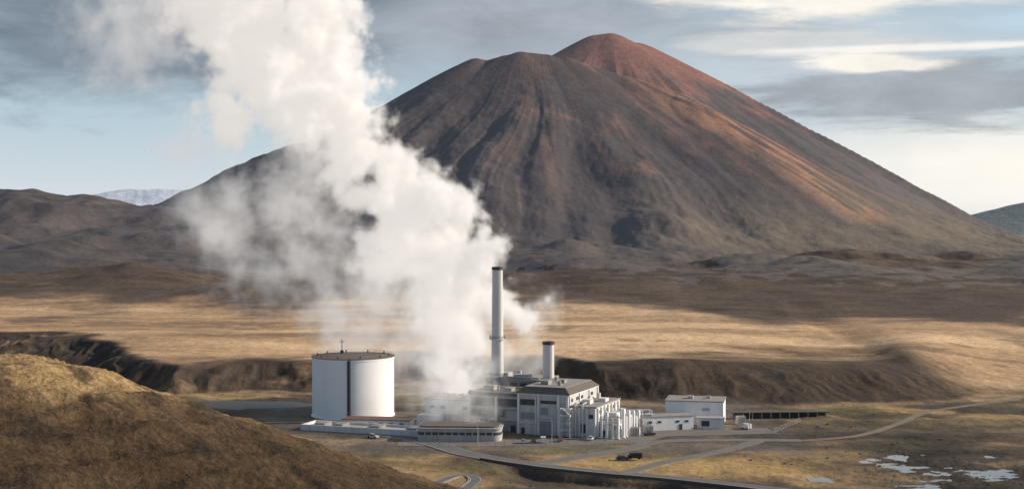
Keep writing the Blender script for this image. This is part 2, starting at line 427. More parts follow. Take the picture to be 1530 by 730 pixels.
def lathe(name,parent,prof,mat,n=48,cx=0,cy=0,**k):
    v=[];f=[]
    for r,zz in prof:
        v+=[(cx+r*math.cos(2*math.pi*i/n),cy+r*math.sin(2*math.pi*i/n),zz) for i in range(n)]
    for j in range(len(prof)-1):
        f+=[(j*n+i,j*n+(i+1)%n,(j+1)*n+(i+1)%n,(j+1)*n+i) for i in range(n)]
    return part(name,parent,v,f,mat,smooth=True,**k)
def tubegeo(p,r,n=8):
    V=[];F_=[]
    P=[Vector(q) for q in p]
    for i,q in enumerate(P):
        d=(P[min(i+1,len(P)-1)]-P[max(i-1,0)]).normalized()
        u=d.cross(Vector((0,0,1)))
        if u.length<1e-3: u=Vector((1,0,0))
        u.normalize(); w=d.cross(u)
        for k in range(n):
            a=2*math.pi*k/n; V.append(tuple(q+u*math.cos(a)*r+w*math.sin(a)*r))
    for i in range(len(P)-1):
        F_+=[(i*n+k,i*n+(k+1)%n,(i+1)*n+(k+1)%n,(i+1)*n+k) for k in range(n)]
    F_+=[tuple(range(n)),tuple(range((len(P)-1)*n,len(P)*n))[::-1]]
    return V,F_
def ringrail(parent,r,z,n=36,h=1.1,mat=M_dark,cx=0,cy=0,t=.06):
    gs=[]
    for hh in (h*.5,h):
        pts=[(cx+r*math.cos(2*math.pi*i/n),cy+r*math.sin(2*math.pi*i/n),z+hh) for i in range(n+1)]
        gs.append(tubegeo(pts,t,4))
    for i in range(n):
        a=2*math.pi*i/n; gs.append(tubegeo([(cx+r*math.cos(a),cy+r*math.sin(a),z),(cx+r*math.cos(a),cy+r*math.sin(a),z+h)],t,4))
    return part('railing',parent,*join(gs),mat)
def mansard(name,parent,x0,x1,y0,y1,z0,z1,ins,mat,top):
    v=[(x0,y0,z0),(x1,y0,z0),(x1,y1,z0),(x0,y1,z0),(x0+ins,y0+ins,z1),(x1-ins,y0+ins,z1),(x1-ins,y1-ins,z1),(x0+ins,y1-ins,z1)]
    f=[(0,3,2,1),(0,1,5,4),(1,2,6,5),(2,3,7,6),(3,0,4,7)]
    r=part(name,parent,v,f,mat)
    i=ins
    box('roof_deck',r,x0+i-.05,x1-i+.05,y0+i-.05,y1-i+.05,z1-.2,z1+.12,top)
    return r
def windows_row(parent,x0,x1,y,z0,z1,n,gap=.35,mat=M_glass,depth=.1,skip=()):
    w=(x1-x0)/n
    for i in range(n):
        if i in skip: continue
        a=x0+i*w+gap/2; b=a+w-gap
        box('window',parent,a,b,y-depth,y+.2,z0,z1,mat)

# ------------------------------------------------------------------ storage tank
T=thing('storage_tank','large white cylindrical storage tank with dark ladder strip','storage tank',(-64,566,0))
R=16.4
lathe('tank_shell',T,[(R+.4,-.5),(R+.4,.4),(R,.4),(R,23),(R+.2,23),(R+.2,23.6),(R-.1,23.6)],M_tank,n=96)
lathe('tank_roof',T,[(R-.1,23.55),(R-1.5,23.8),(R*.5,24.6),(.3,25.1),(.01,25.1)],M_roof,n=72)
lathe('roof_rim',T,[(R+.25,23.62),(R+.25,23.9),(R-.7,23.9),(R-.7,23.7)],M_rust,n=96)
ringrail(T,R-.3,23.9,40,1.0,M_roofl,t=.035)
a0=-math.pi/2+.02
lad=[]
for s in (-1,1): lad.append(tubegeo([(math.cos(a0+s*.028)*(R+.5),math.sin(a0+s*.028)*(R+.5),.2),(math.cos(a0+s*.028)*(R+.5),math.sin(a0+s*.028)*(R+.5),24.6)],.12,5))
for i in range(60): lad.append(tubegeo([(math.cos(a0-.028)*(R+.5),math.sin(a0-.028)*(R+.5),.5+i*.4),(math.cos(a0+.028)*(R+.5),math.sin(a0+.028)*(R+.5),.5+i*.4)],.05,4))
part('ladder',T,*join(lad),M_dark)
part('cable_riser',T,*boxgeo(-.45,.45,-R-.42,-R-.2,.4,23.2),M_dark)
part('mast',T,*join([tubegeo([(-4.5,0,24.8),(-4.5,0,30.5)],.16,6),tubegeo([(-5.6,0,29.5),(-3.4,0,29.5)],.08,5),boxgeo(-5.1,-3.9,-.6,.6,24.6,26)]),M_dark)
parts('roof_vent',T,[cylgeo(math.cos(a)*(R-2),math.sin(a)*(R-2),23.8,24.9,.3,.3,8) for a in np.linspace(0,6.28,11)[:-1]],M_dark)
part('inlet_pipe',T,*tubegeo([(12,-12.5,.6),(14,-15,.6),(30,-18,.6)],.45,8),M_pipe)

# ------------------------------------------------------------------ chimneys
def chimney(loc,h,r0,r1,label,mat,rings):
    c=thing('chimney',label,'chimney',loc)
    lathe('chimney_shaft',c,[(r0*1.15,-.5),(r0*1.15,3),(r0,3.3),(r1,h-1.6),(r1,h)],mat,n=32)
    lathe('chimney_cap',c,[(r1-.25,h-3),(r1-.25,h+.08),(r1+.22,h+.08),(r1+.22,h-1.1),(r1-.05,h-1.12)],M_dark,n=32)
    for zz in rings:
        rr=r0+(r1-r0)*(zz/h)
        lathe('platform',c,[(rr-.05,zz),(rr+.8,zz+.1),(rr+.8,zz+.35),(rr-.05,zz+.45)],M_stack,n=32)
        ringrail(c,rr+.72,zz+.35,14)
    lg=[]
    for s in (-.25,.25): lg.append(tubegeo([(s+.9,-r0-.25,2),(s+.9,-r1-.2,h-1)],.05,4))
    for i in range(int(h/.6)-3): lg.append(tubegeo([(.65,-r0-.22+(r0-r1)*(i*.6/h),2+i*.6),(1.15,-r0-.22+(r0-r1)*(i*.6/h),2+i*.6)],.035,4))
    part('ladder',c,*join(lg),M_dark)
    lathe('flue_opening',c,[(r1-.26,h-2.9),(.01,h-2.9)],M_dark,n=24)
    return c
chimney((-5.7,551,0),60,2.55,2.05,'tall slender pale grey chimney beside the power hall',M_stack,[31.5,17])
chimney((14.2,548,0),31,2.3,2.2,'short pale grey chimney behind the power hall roof',M_stack,[])

# ------------------------------------------------------------------ buildings
ROT=math.radians(-22)
Cx,Cy=20.6,509
def W(lx,ly): 
    c,s=math.cos(ROT),math.sin(ROT); return (Cx+lx*c-ly*s,Cy+lx*s+ly*c)
H1=thing('power_hall','white panelled power plant hall with dark sloping roof','industrial building',(Cx,Cy,0),ROT)
box('wall',H1,-20,0,0,33,-1,15.0,M_beige)
mansard('roof',H1,-20.6,.6,-.6,33.6,15.0,17.2,2.6,M_roof,M_roofl)
parts('pilaster',H1,[boxgeo(x-.35,x+.35,-.45,.1,-.5,14.5) for x in (-19.6,-11.8,-4,-.4)]+[boxgeo(-.1,.45,y-.35,y+.35,11.2,14.5) for y in (.6,11.5,22.5,32.5)],M_white)
box('cornice',H1,-20.3,.3,-.3,33.3,14.55,14.85,M_white)
box('window',H1,-18.9,-12.5,-.12,.1,10.6,12.8,M_glass)
box('louvre',H1,-18.6,-12.9,-.16,.1,5.4,8.0,M_blue)
box('window',H1,-11,-4.8,-.12,.1,11.4,12.6,M_glass)
box('louvre',H1,-10.8,-8.2,-.2,.1,7.4,10,M_blue); box('louvre',H1,-3.2,-1.2,-.2,.1,8,12,M_wallg)
for y in (1.8,8,13,24.5): box('window',H1,-.1,.12,y,y+2.6,12.2,13.4,M_glass)
box('roller_door',H1,-11.2,-6.6,-.18,.1,0,5,M_blue)
box('door',H1,-18.5,-17.2,-.16,.1,0,2.3,M_dark)
part('wall_pipe',H1,*tubegeo([(-12.6,-.9,0),(-12.6,-.9,13.5),(-12.6,.1,14.2)],.28,8),M_pipe)
part('wall_pipe',H1,*tubegeo([(-5,-.9,0),(-5,-.9,9.5),(-2,-.9,9.8),(-.8,-.9,9.8)],.22,8),M_pipe)
part('wall_pipe',H1,*tubegeo([(-19,-1.0,4.2),(-12,-1.0,4.2),(-12,-1.0,6.4),(-5.6,-1.0,6.4)],.25,8),M_pipe)
parts('roof_duct',H1,[boxgeo(-14,-11,8,12,17.3,18.8),boxgeo(-9,-7.5,16,19,17.3,18.5),cylgeo(-6.5,8,17.3,19.0,.7,.7,12),cylgeo(-13,22,17.3,18.8,.6,.6,12)],M_roofl)
H2=thing('boiler_house','boiler house with flat pale roof behind the power hall','industrial building',(*W(-24,27),0),ROT)
box('wall',H2,-20,3,0,18,-1,15.8,M_blue)
box('roof',H2,-20.5,3.5,-.5,18.5,15.8,16.7,M_roofl)
parts('roof_duct',H2,[boxgeo(-17,-12,3,8,16.72,18.6),boxgeo(-9,-3,2,6,16.72,18.2),tubegeo([(-19,1,17.2),(2,1,17.2)],.35,8),cylgeo(-10,10,16.72,19,1,1,12)],M_wallg)
windows_row(H2,-19,2,0,14,15.2,5,gap=1.2)
H3=thing('control_block','grey control block with dark window bands and ducts','industrial building',(*W(-20.3,3),0),ROT)
box('wall',H3,-20,0,0,22,-1,13.4,M_blue)
box('roof',H3,-20.6,.2,-.7,22.6,13.4,14.2,M_roof)
box('parapet',H3,-20.4,.1,-.5,-.1,14.22,14.8,M_wallg)
windows_row(H3,-19.6,-.4,0,9.3,12.0,4,gap=.25)
windows_row(H3,-19.6,-6,0,5.3,7.6,3,gap=.3)
box('louvre',H3,-5.4,-1,-.16,.1,4.6,7.6,M_wallg)
box('roller_door',H3,-18.6,-13.6,-.18,.1,0,3.8,M_wallg)
parts('spandrel',H3,[boxgeo(-20.2,0,-.28,.05,zz-.9,zz-.3) for zz in (5.0,9.2,13.2)],M_conc)
parts('roof_duct',H3,[boxgeo(-17,-13,6,10,14.22,16),boxgeo(-8,-5,4,8,14.22,15.6),tubegeo([(-19,12,14.8),(-2,12,14.8)],.3,8),cylgeo(-11,6,14.22,16.4,.5,.5,10)],M_roofl)
part('external_duct',H3,*tubegeo([(-9,-1.1,0),(-9,-1.1,12.6),(-9,.2,13.0)],.6,10),M_pipe)
part('external_duct',H3,*tubegeo([(-12,-1.2,0),(-12,-1.2,4.2),(-9.6,-1.2,4.4)],.4,10),M_pipe)
box('door',H3,-3.6,-1.8,-.2,.1,0,2.4,M_dark)
H4=thing('annex_building','white annex with upright ribs beside the power hall','industrial building',(*W(.5,1.5),0),ROT)
box('wall',H4,0,9.5,0,28,-1,10.6,M_wall)
box('roof',H4,-.0,9.8,-.4,28.3,10.6,11.0,M_roofl)
parts('rib',H4,[boxgeo(x-.3,x+.3,-.6,.05,0,10.4) for x in (.5,3.2,6,9)]+[boxgeo(9.4,10.15,y-.35,y+.35,0,10.4) for y in (1,5,9,13,17,21,25)],M_white)
box('window',H4,6.7,8.3,-.1,.1,6.6,8.2,M_glass)
box('louvre',H4,3.6,5.4,-.16,.1,1.4,4.6,M_dark)
for y in (2,10,18): box('louvre',H4,9.4,9.62,y,y+2.2,8.2,9.4,M_dark)
for y in (6,14,22): part('wall_pipe',H4,*tubegeo([(10.6,y+1,0),(10.6,y+1,9.2),(9.4,y+1,9.6)],.32,8),M_pipe)
for x in (1.8,4.6): part('wall_pipe',H4,*tubegeo([(x,-1.1,0),(x,-1.1,11.8),(x,3,12.0)],.3,8),M_pipe)
parts('roof_duct',H4,[boxgeo(2,5,6,10,11.02,12.6),boxgeo(5,8,15,19,11.02,12.2),cylgeo(3,22,11.02,13.4,.8,.8,12),tubegeo([(1,3.4,11.5),(1,26,11.5)],.3,8)],M_wall)
H5=thing('filter_house','low white filter house with pipe columns','industrial building',(*W(10.9,4),0),ROT)
box('wall',H5,.5,7,0,20,-1,6.4,M_wall)
box('roof',H5,.4,7.2,-.2,20.2,6.4,6.7,M_roofl)
box('door',H5,1,3,-.15,.1,0,2.4,M_dark)
parts('roof_duct',H5,[boxgeo(2,5,3,7,6.72,8.4),cylgeo(4,11,6.72,9.2,.9,.9,12),cylgeo(4,15,6.72,8.6,.7,.7,12)],M_wall)
part('wall_pipe',H5,*tubegeo([(.8,-.8,4.6),(6.6,-.8,4.6),(7.6,1,4.6),(7.6,19,4.6)],.3,8),M_pipe)
def column(x,y,hh,rr_):
    c=thing('scrubber_column','tall narrow white steel column on a concrete footing','process column',(x,y,0),0,'process columns beside the filter house')
    lathe('column_shell',c,[(rr_+.2,0),(rr_+.2,.5),(rr_,.6),(rr_,hh-.6),(rr_*.6,hh-.1),(.05,hh)],M_white,n=14)
    part('pipe_fitting',c,*tubegeo([(0,0,hh*.7),(-1.6,.4,hh*.7)],.15,6),M_conc)
    part('footing',c,*cylgeo(0,0,-.2,.3,1,1,10),M_conc)
for i in range(7):
    px_,py_=W(19.6,3.5+i*3.1)
    column(px_,py_,[10.6,7.6,9.4,6.8,8.6,6.2,7.9][i],[.6,.45,.7,.45,.55,.5,.65][i])
for i in range(4):
    px_,py_=W(12.2+i*2.1,.6); column(px_,py_,[8.2,9.6,7.4,8.8][i],[.45,.6,.4,.5][i])
S=thing('stair_tower','open white steel stair tower against the hall corner','staircase',(*W(-2.2,-3.4),0),ROT)
fr=[boxgeo(x-.12,x+.12,y-.12,y+.12,-.2,10.4) for x in (0,3.8) for y in (0,2.2)]
for lv in range(4):
    zz=2.6*(lv+1); fr+= [boxgeo(.14,3.66,-.1,.1,zz-.1,zz+.1),boxgeo(.14,3.66,2.1,2.3,zz-.1,zz+.1),boxgeo(-.1,.1,.14,2.06,zz-.1,zz+.1),boxgeo(3.7,3.9,.14,2.06,zz-.1,zz+.1)]
part('frame',S,*join(fr),M_white)
for lv in range(4):
    st=[]
    for k in range(9):
        t=k/9; x=(.3+t*3.1) if lv%2==0 else (3.5-t*3.1); st.append(boxgeo(x-.19,x+.19,.3,1.9,2.6*lv+t*2.6,2.6*lv+t*2.6+.3))
    part('stair_flight',S,*join(st),M_wallg)
H6=thing('condenser_building','long white condenser building with flat roof and roof pipes','industrial building',(*W(-42,9),0),ROT)
box('wall',H6,-20,0,0,16,-1,9.6,M_wall)
box('roof',H6,-20.4,.4,-.4,16.4,9.6,10.1,M_roofl)
windows_row(H6,-19,-1,0,6.4,7.4,4,gap=2.6,skip=(2,))
parts('fan_stack',H6,[cylgeo(-17+i*3.6,5,10.12,11.8,1.3,1.1,14) for i in range(5)],M_conc)
box('roller_door',H6,-10,-5.6,-.15,.1,0,4.4,M_wallg)
part('lean_to',H6,*boxgeo(-21,-12,-5,-.2,-1,4.2),M_white)
H7=thing('pump_house','low white pump house with rust brown flat roof','industrial building',(-51,534,0),math.radians(-8))
box('wall',H7,-13,13,-4,5,-1,2.8,M_wall)
box('roof',H7,-13.2,13.2,-4.2,5.2,2.8,3.1,M_rust)
windows_row(H7,-12,12,-4,1.1,2.0,6,gap=2.4)
H8=thing('cooling_basin','long low white walled basin with channel','basin',(-52,521,0),math.radians(-20))
part('wall',H8,*join([boxgeo(-26,24,-6,-5.4,-1,2.2),boxgeo(-26,24,5.4,6,-1,2.2),boxgeo(-26.6,-26,-6,6,-1,2.2),boxgeo(24,24.6,-6,6,-1,2.2),boxgeo(-1,-.5,-5.4,5.4,-1,2.1)]),M_wall)
box('slab',H8,-25.9,23.9,-5.3,5.3,-.5,1.3,M_conc)
parts('basin_cover',H8,[boxgeo(-22+i*7.5,-18+i*7.5,-3.5,2.5,1.32,2.6) for i in (0,1,3,5)],M_roofl)
H9=thing('visitor_block','low round cornered grey building with ribbon windows and dark roof','low building',(-18.5,504,0),math.radians(-3))
def rounded(x0,x1,y0,y1,r,z0,z1,n=8):
    pts=[]
    for cx,cy,a in ((x1-r,y0+r,-90),(x1-r,y1-r,0),(x0+r,y1-r,90),(x0+r,y0+r,180)):
        for i in range(n+1):
            t=math.radians(a+90*i/n); pts.append((cx+r*math.cos(t),cy+r*math.sin(t)))
    m=len(pts); v=[(*p,z0) for p in pts]+[(*p,z1) for p in pts]
    return v,[(i,(i+1)%m,m+(i+1)%m,m+i) for i in range(m)]+[tuple(range(m,2*m)),tuple(range(m-1,-1,-1))]
part('wall',H9,*rounded(-15,15,-7,7,3,-1,4.3),M_conc)
part('window_band',H9,*rounded(-15.06,15.06,-7.06,7.06,3,2.3,3.3),M_glass)
parts('mullion',H9,[boxgeo(x-.2,x+.2,-7.2,-7.0,2.2,3.4) for x in np.arange(-12,12.1,2.4)],M_conc)
part('roof',H9,*rounded(-15.3,15.3,-7.3,7.3,3.2,4.3,4.75),M_conc)
part('roof_cap',H9,*rounded(-14,14,-6,6,2.5,4.77,5.3),M_roof)
H10=thing('warehouse','white warehouse with flat grey roof','warehouse',(71.5,546,0),math.radians(-12))
box('wall',H10,-11,11,-8,8,-1,8.8,M_white)
box('roof',H10,-11.3,11.3,-8.3,8.3,8.8,9.2,M_roofl)
box('roller_door',H10,-7,-2.5,-8.12,-7.9,0,4.6,M_wallg)
box('door',H10,10.9,11.1,-2,-.8,0,2.2,M_dark)
box('louvre',H10,3,6,-8.12,-7.9,5.4,6.6,M_wallg)
parts('roof_duct',H10,[boxgeo(-3,-1,-2,1,9.22,10.2),boxgeo(4,5.5,1,3,9.22,10)],M_wallg)
H11=thing('store_shed','low white long shed with flat roof','shed',(57.5,528,0),math.radians(14))
box('wall',H11,-10,10,-4,4,-1,5,M_white)
box('roof',H11,-10.2,10.2,-4.2,4.2,5,5.3,M_roofl)
windows_row(H11,-9,9,-4,2.8,3.6,5,gap=2.2,skip=(2,))
box('door',H11,4.2,5.4,-4.14,-3.9,0,2.2,M_dark)
H12=thing('generator_shed','small white generator cabin','shed',(75,530,0),math.radians(-6))
box('wall',H12,-5,5,-2.5,2.5,-1,3.8,M_wall)
box('roof',H12,-5.3,5.3,-2.8,2.8,3.8,4.1,M_wallg)
box('louvre',H12,-3.5,-.5,-2.62,-2.4,1,3,M_dark)
H13=thing('low_shed','long low dark open fronted shed beyond the white sheds','shed',(106,557,0),math.radians(3))
box('wall',H13,-19,19,1.2,1.6,-1,2.3,M_dark)
box('roof',H13,-19.5,19.5,-2.2,2,2.3,2.6,M_roof)
parts('post',H13,[boxgeo(x-.12,x+.12,-2,-1.76,-1,2.28) for x in np.arange(-18.5,18.6,3.7)],M_wallg)
box('end_wall',H13,-19.3,-19.02,-2,1.6,-1,2.28,M_wallg)
def rack(loc,rot,hw,h,label):
    P=thing('pipe_rack',label,'pipework',loc,rot)
    fr=[]
    for x in np.arange(-hw,hw+.1,3.5):
        for y in (-1.6,1.6): fr.append(boxgeo(x-.15,x+.15,y-.15,y+.15,-.3,h-.2))
        for zz in (h*.48,h*.72,h-.4): fr.append(boxgeo(x-.12,x+.12,-1.45,1.45,zz-.12,zz+.12))
    for y in (-1.6,1.6): fr.append(boxgeo(-hw-.2,hw+.2,y-.1,y+.1,h-.18,h))
    part('frame',P,*join(fr),M_white)
    parts('pipe',P,[tubegeo([(-hw-1,y,zz),(hw+1,y,zz)],.28,8) for y in (-1,0,1) for zz in (h*.48+.4,h*.72+.4)],M_pipe)
rack((45,524,0),math.radians(10),7,7.6,'steel pipe rack carrying parallel silver pipes')
rack((38,514,0),math.radians(12),3.5,5.6,'short white pipe rack beside the filter house')
def transformer(loc,rot):
    c=thing('transformer','grey electrical transformer with cooling fins and bushings','transformer',loc,rot,'transformers in the yard')
    box('tank_body',c,-1.6,1.6,-1,1,.3,3,M_wallg)
    parts('cooling_fin',c,[boxgeo(-1.5+i*.6,-1.3+i*.6,-1.5,-1.02,.6,2.7) for i in range(6)],M_stack)
    parts('bushing',c,[cylgeo(-1+i,0,3.02,4.4,.18,.1,8) for i in range(3)],M_dark)
    box('plinth',c,-2,2,-1.8,1.4,-.2,.28,M_conc)
for x,y,r in [(38,506,-.3),(45,511,-.3),(50,517,.2),(88,541,.2)]: transformer((x,y,.06),r)
def lamp(loc,rot):
    c=thing('lamp_post','tall grey steel lamp post in the plant yard','lamp post',loc,rot,'lamp posts around the yard')
    lathe('pole',c,[(.13,-.3),(.08,8),(.02,8.05)],M_wallg,n=8)
    part('lamp_arm',c,*tubegeo([(0,0,7.8),(.6,0,8.2),(1.8,0,8.3)],.06,6),M_wallg)
    box('lamp_head',c,1.6,2.5,-.18,.18,8.2,8.36,M_dark)
for x,y,r in [(-12,491,1),(14,493,2),(36,499,.5),(88,520,2.2)]: lamp((x,y,0),r)
def fence(pts,label):
    c=thing('fence',label,'fence',(0,0,0)); g=[];rl=[]
    P_=[Vector((x,y,0)) for x,y in pts]
    for a,b in zip(P_[:-1],P_[1:]):
        n=max(1,int((b-a).length/3))
        for i in range(n): q=a+(b-a)*i/n; g.append(boxgeo(q.x-.06,q.x+.06,q.y-.06,q.y+.06,-.5,1.9))
        for zz in (.5,1.1,1.8): rl.append(tubegeo([(a.x,a.y,zz),(b.x,b.y,zz)],.03,4))
    parts('post',c,g,M_wallg); part('wires',c,*join(rl),M_pipe)
fence([(-38,488),(-12,484),(10,490),(36,497)],'low grey wire fence in front of the yard')
fence([(96,515),(112,545)],'grey wire fence beside the white sheds')
M_rock=paint('dark_rock',(.11,.09,.072),.95,.3,1.5,streak=False)
def boulder(x,y,r,zb):
    n=7; v=[];f=[]
    for j in range(5):
        ph=math.pi*j/4
        for i in range(n):
            th=2*math.pi*i/n; q=r*(.75+.5*random.random())
            v.append((q*math.sin(ph)*math.cos(th),q*math.sin(ph)*math.sin(th),q*.6*math.cos(ph)+.1*r))
    for j in range(4):
        for i in range(n): f.append((j*n+i,(j+1)*n+i,(j+1)*n+(i+1)%n,j*n+(i+1)%n))
    o=part('boulder',None,v,f,M_rock); o.location=(x,y,zb); o['label']='dark rough boulder lying on bare ground'; o['category']='rock'; o['group']='boulders scattered on the ground'
bpts=[]
cent=[(118,470),(150,505),(95,455),(60,440),(130,530),(20,420)]
while len(bpts)<34:
    cx,cy=random.choice(cent); x=random.gauss(cx,11); y=random.gauss(cy,9)
    if min(polydist(np.array([x]),np.array([y]),pts)[0] for pts,w in ROADS.values())<6: continue
    if -45<x<100 and 483<y<600: continue
    bpts.append((x,y))
tx=np.array([p[0] for p in bpts]); ty=np.array([p[1] for p in bpts]); tz=terrain(tx,ty)[0]
for x,y,zz in zip(tx,ty,tz): boulder(float(x),float(y),random.uniform(.3,.75),float(zz))
rp=[p for p in ROADS['main'][0] if p[0]>-8 and p[0]<90]
def offset(pts,o):
    out=[]
    for i,p in enumerate(pts):
        a=Vector(pts[max(i-1,0)]); b=Vector(pts[min(i+1,len(pts)-1)]); d=(b-a).normalized()
        out.append((p[0]-d.y*o,p[1]+d.x*o))
    return out
def ribbon(pts,w0,w1,z,off=0,thick=None):
    L_=offset(pts,off+w1); R_=offset(pts,off-w0); n=len(pts)
    if thick is None:
        v=[(*q,z) for q in R_]+[(*q,z) for q in L_]
        return v,[(i,i+1,n+i+1,n+i) for i in range(n-1)]
    v=[(*q,z) for q in R_]+[(*q,z) for q in L_]+[(*q,z-thick) for q in R_]+[(*q,z-thick) for q in L_]
    f=[(i,i+1,n+i+1,n+i) for i in range(n-1)]+[(2*n+i,2*n+i+1,i+1,i) for i in range(n-1)]+[(n+i,n+i+1,3*n+i+1,3*n+i) for i in range(n-1)]
    return v,f
RZ={'main':.10,'yard':.115,'track':.09,'branch':.125,'bend':.10}
for nm,(pts,w) in ROADS.items():
    m={'main':M_asph,'bend':M_asph,'track':M_track}.get(nm,M_asph2)
    o=part('dirt_path' if nm=='track' else 'road',None,*ribbon(pts,w,w,RZ[nm],thick=.3),m); o['kind']='structure'
    if nm in('main','bend'):
        for s in (-1,1):
            mk=part('road_marking',None,*ribbon(pts,.1,.1,RZ[nm]+.03,off=s*(w-.4)),M_line); mk['kind']='structure'
            if s==-1:
                kb=part('kerb',None,*ribbon(pts,.18,.18,.24,off=s*(w+.2),thick=.4),M_kerb); kb['kind']='structure'
rw=thing('retaining_wall','dark low concrete retaining wall along the road','wall',(0,0,0))
part('wall_face',rw,*ribbon(rp,.25,.25,.75,off=-4.7,thick=3.4),M_roof)
part('coping',rw,*ribbon(rp,.35,.35,.87,off=-4.7,thick=.118),M_kerb)
yd=part('pavement',None,[(-40,487,.06),(12,487,.06),(46,494,.06),(56,509,.06),(98,516,.06),(96,530,.06),(50,524,.06),(22,502,.06),(-40,497,.06)],[tuple(range(9))],M_asph2); yd['kind']='structure'

# ------------------------------------------------------------------ water
def water_mat(name,col,ior,rough):
    m,nt,b=new_mat(name);N=nt.nodes;L=nt.links
    n=N.new('ShaderNodeTexNoise'); n.inputs['Scale'].default_value=.8; n.inputs['Detail'].default_value=3
    g=N.new('ShaderNodeNewGeometry'); L.new(g.outputs['Position'],n.inputs['Vector'])
    bp=N.new('ShaderNodeBump'); bp.inputs['Distance'].default_value=.006; L.new(n.outputs['Fac'],bp.inputs['Height']); L.new(bp.outputs[0],b.inputs['Normal'])
    b.inputs['Base Color'].default_value=(*col,1); b.inputs['Roughness'].default_value=rough; b.inputs['IOR'].default_value=ior
    return m
w=part('water',None,[(90,380,-.60),(230,380,-.60),(230,475,-.60),(90,475,-.60)],[(0,1,2,3)],water_mat('shallow_water',(.13,.125,.11),1.65,.12)); w['kind']='structure'
w=part('pond_water',None,[(-170,578,-.75),(-76,578,-.75),(-76,626,-.75),(-170,626,-.75)],[(0,1,2,3)],water_mat('dark_pond_water',(.07,.07,.05),1.33,.3)); w['kind']='structure'

# ------------------------------------------------------------------ cars
def car(loc,rot,mat,label,van=False):
    c=thing('parked_car',label,'car',loc,rot,'cars parked around the plant')
    if van: prof=[(-2.4,.4),(2.3,.4),(2.4,1.1),(1.9,1.3),(1.5,2.1),(-2.35,2.15)]
    else: prof=[(-2.2,.35),(2.2,.35),(2.25,.75),(1.9,.92),(1.0,1.0),(-1.7,1.02),(-2.2,.95)]
    n=len(prof); v=[(x,-.88,z_) for x,z_ in prof]+[(x,.88,z_) for x,z_ in prof]
    f=[tuple(range(n)),tuple(range(2*n-1,n-1,-1))]+[(i,n+i,n+(i+1)%n,(i+1)%n) for i in range(n)]
    part('body',c,v,f,mat)
    if not van:
        v=[(-1.8,-.82,1.0),(1.05,-.82,1.0),(1.05,.82,1.0),(-1.8,.82,1.0),(-1.3,-.66,1.48),(.35,-.66,1.48),(.35,.66,1.48),(-1.3,.66,1.48)]
        part('windows',c,v,boxgeo(0,1,0,1,0,1)[1],M_glass)
        box('car_roof',c,-1.28,.33,-.68,.68,1.46,1.53,mat)
    else: 
        part('windows',c,*boxgeo(.6,1.6,-.9,.9,1.35,1.9),M_glass)
    for x in (-1.4,1.4):
        for y in (-.8,.8):
            vv,ff=cylgeo(0,0,-.12,.12,.35,.35,14); vv=[(x+a,y+cc,.35+b_) for a,b_,cc in vv]
            part('wheel',c,vv,ff,M_tyre)
    return c
car((36.2,459,.05),.15,M_carb,'black car standing on bare ground near the road')
car((40.4,460.5,.05),2.9,M_carb,'black van with boxy body near the road',True)
for x,y,r,m,l,vn in [(4,493,1.5,M_cars,'silver car parked in the plant yard',0),(7.5,494,1.5,M_carb,'black car parked in the plant yard',0),(11,494.5,1.55,M_carw,'white van parked in the plant yard',1),
    (17,497,1.5,M_carr,'red car parked in the plant yard',0),(28,500,1.3,M_carw,'white car parked in the plant yard',0),(50,511,.4,M_carb,'black car parked by the shed',0),(88,527,2,M_carw,'white van parked beside the warehouse',1),(-50,505,-.6,M_cars,'silver car on the approach road',0)]:
    car((x,y,.08),r,m,l,vn)

# ------------------------------------------------------------------ steam volume
SY=592.0; SC=SY/F
def sp(px,py,r,dy=0): 
    y=SY+dy; return ((px-765)/F*y, y, CAMH-(py-330)/F*y, r*SC)
dense=[(690,568,32,-6),(655,528,38,-8),(700,490,50,0),(742,455,42,6),(780,462,26,10),(645,455,54,4),(702,412,48,0),(718,372,34,-4),(640,390,62,5),(682,322,32,-2),(648,302,46,0),(600,335,62,4),(562,400,38,0),(590,250,56,6),(545,300,50,0),(525,225,64,4),(505,150,74,0),(440,175,60,-6),(430,105,84,4),(345,170,52,0),(470,50,74,4),(365,40,88,0),(310,-40,110,5),(395,-70,110,0),(230,-110,115,0)]
thin=[(330,325,74,0),(345,375,66,4),(415,305,74,8),(400,410,64,0),(470,395,72,5),(495,465,72,0),(530,515,58,0),(600,515,70,-4),(640,575,58,-14),(200,50,95,0),(290,215,60,0),(725,535,66,-2),(775,540,44,4),(480,330,80,0),(700,590,56,-76),(655,590,50,-70),(672,555,50,-66),(690,590,52,-50),(250,-20,120,0),(650,470,115,0),(560,430,100,0),(790,470,44,10),(450,240,85,0),(600,400,105,0)]
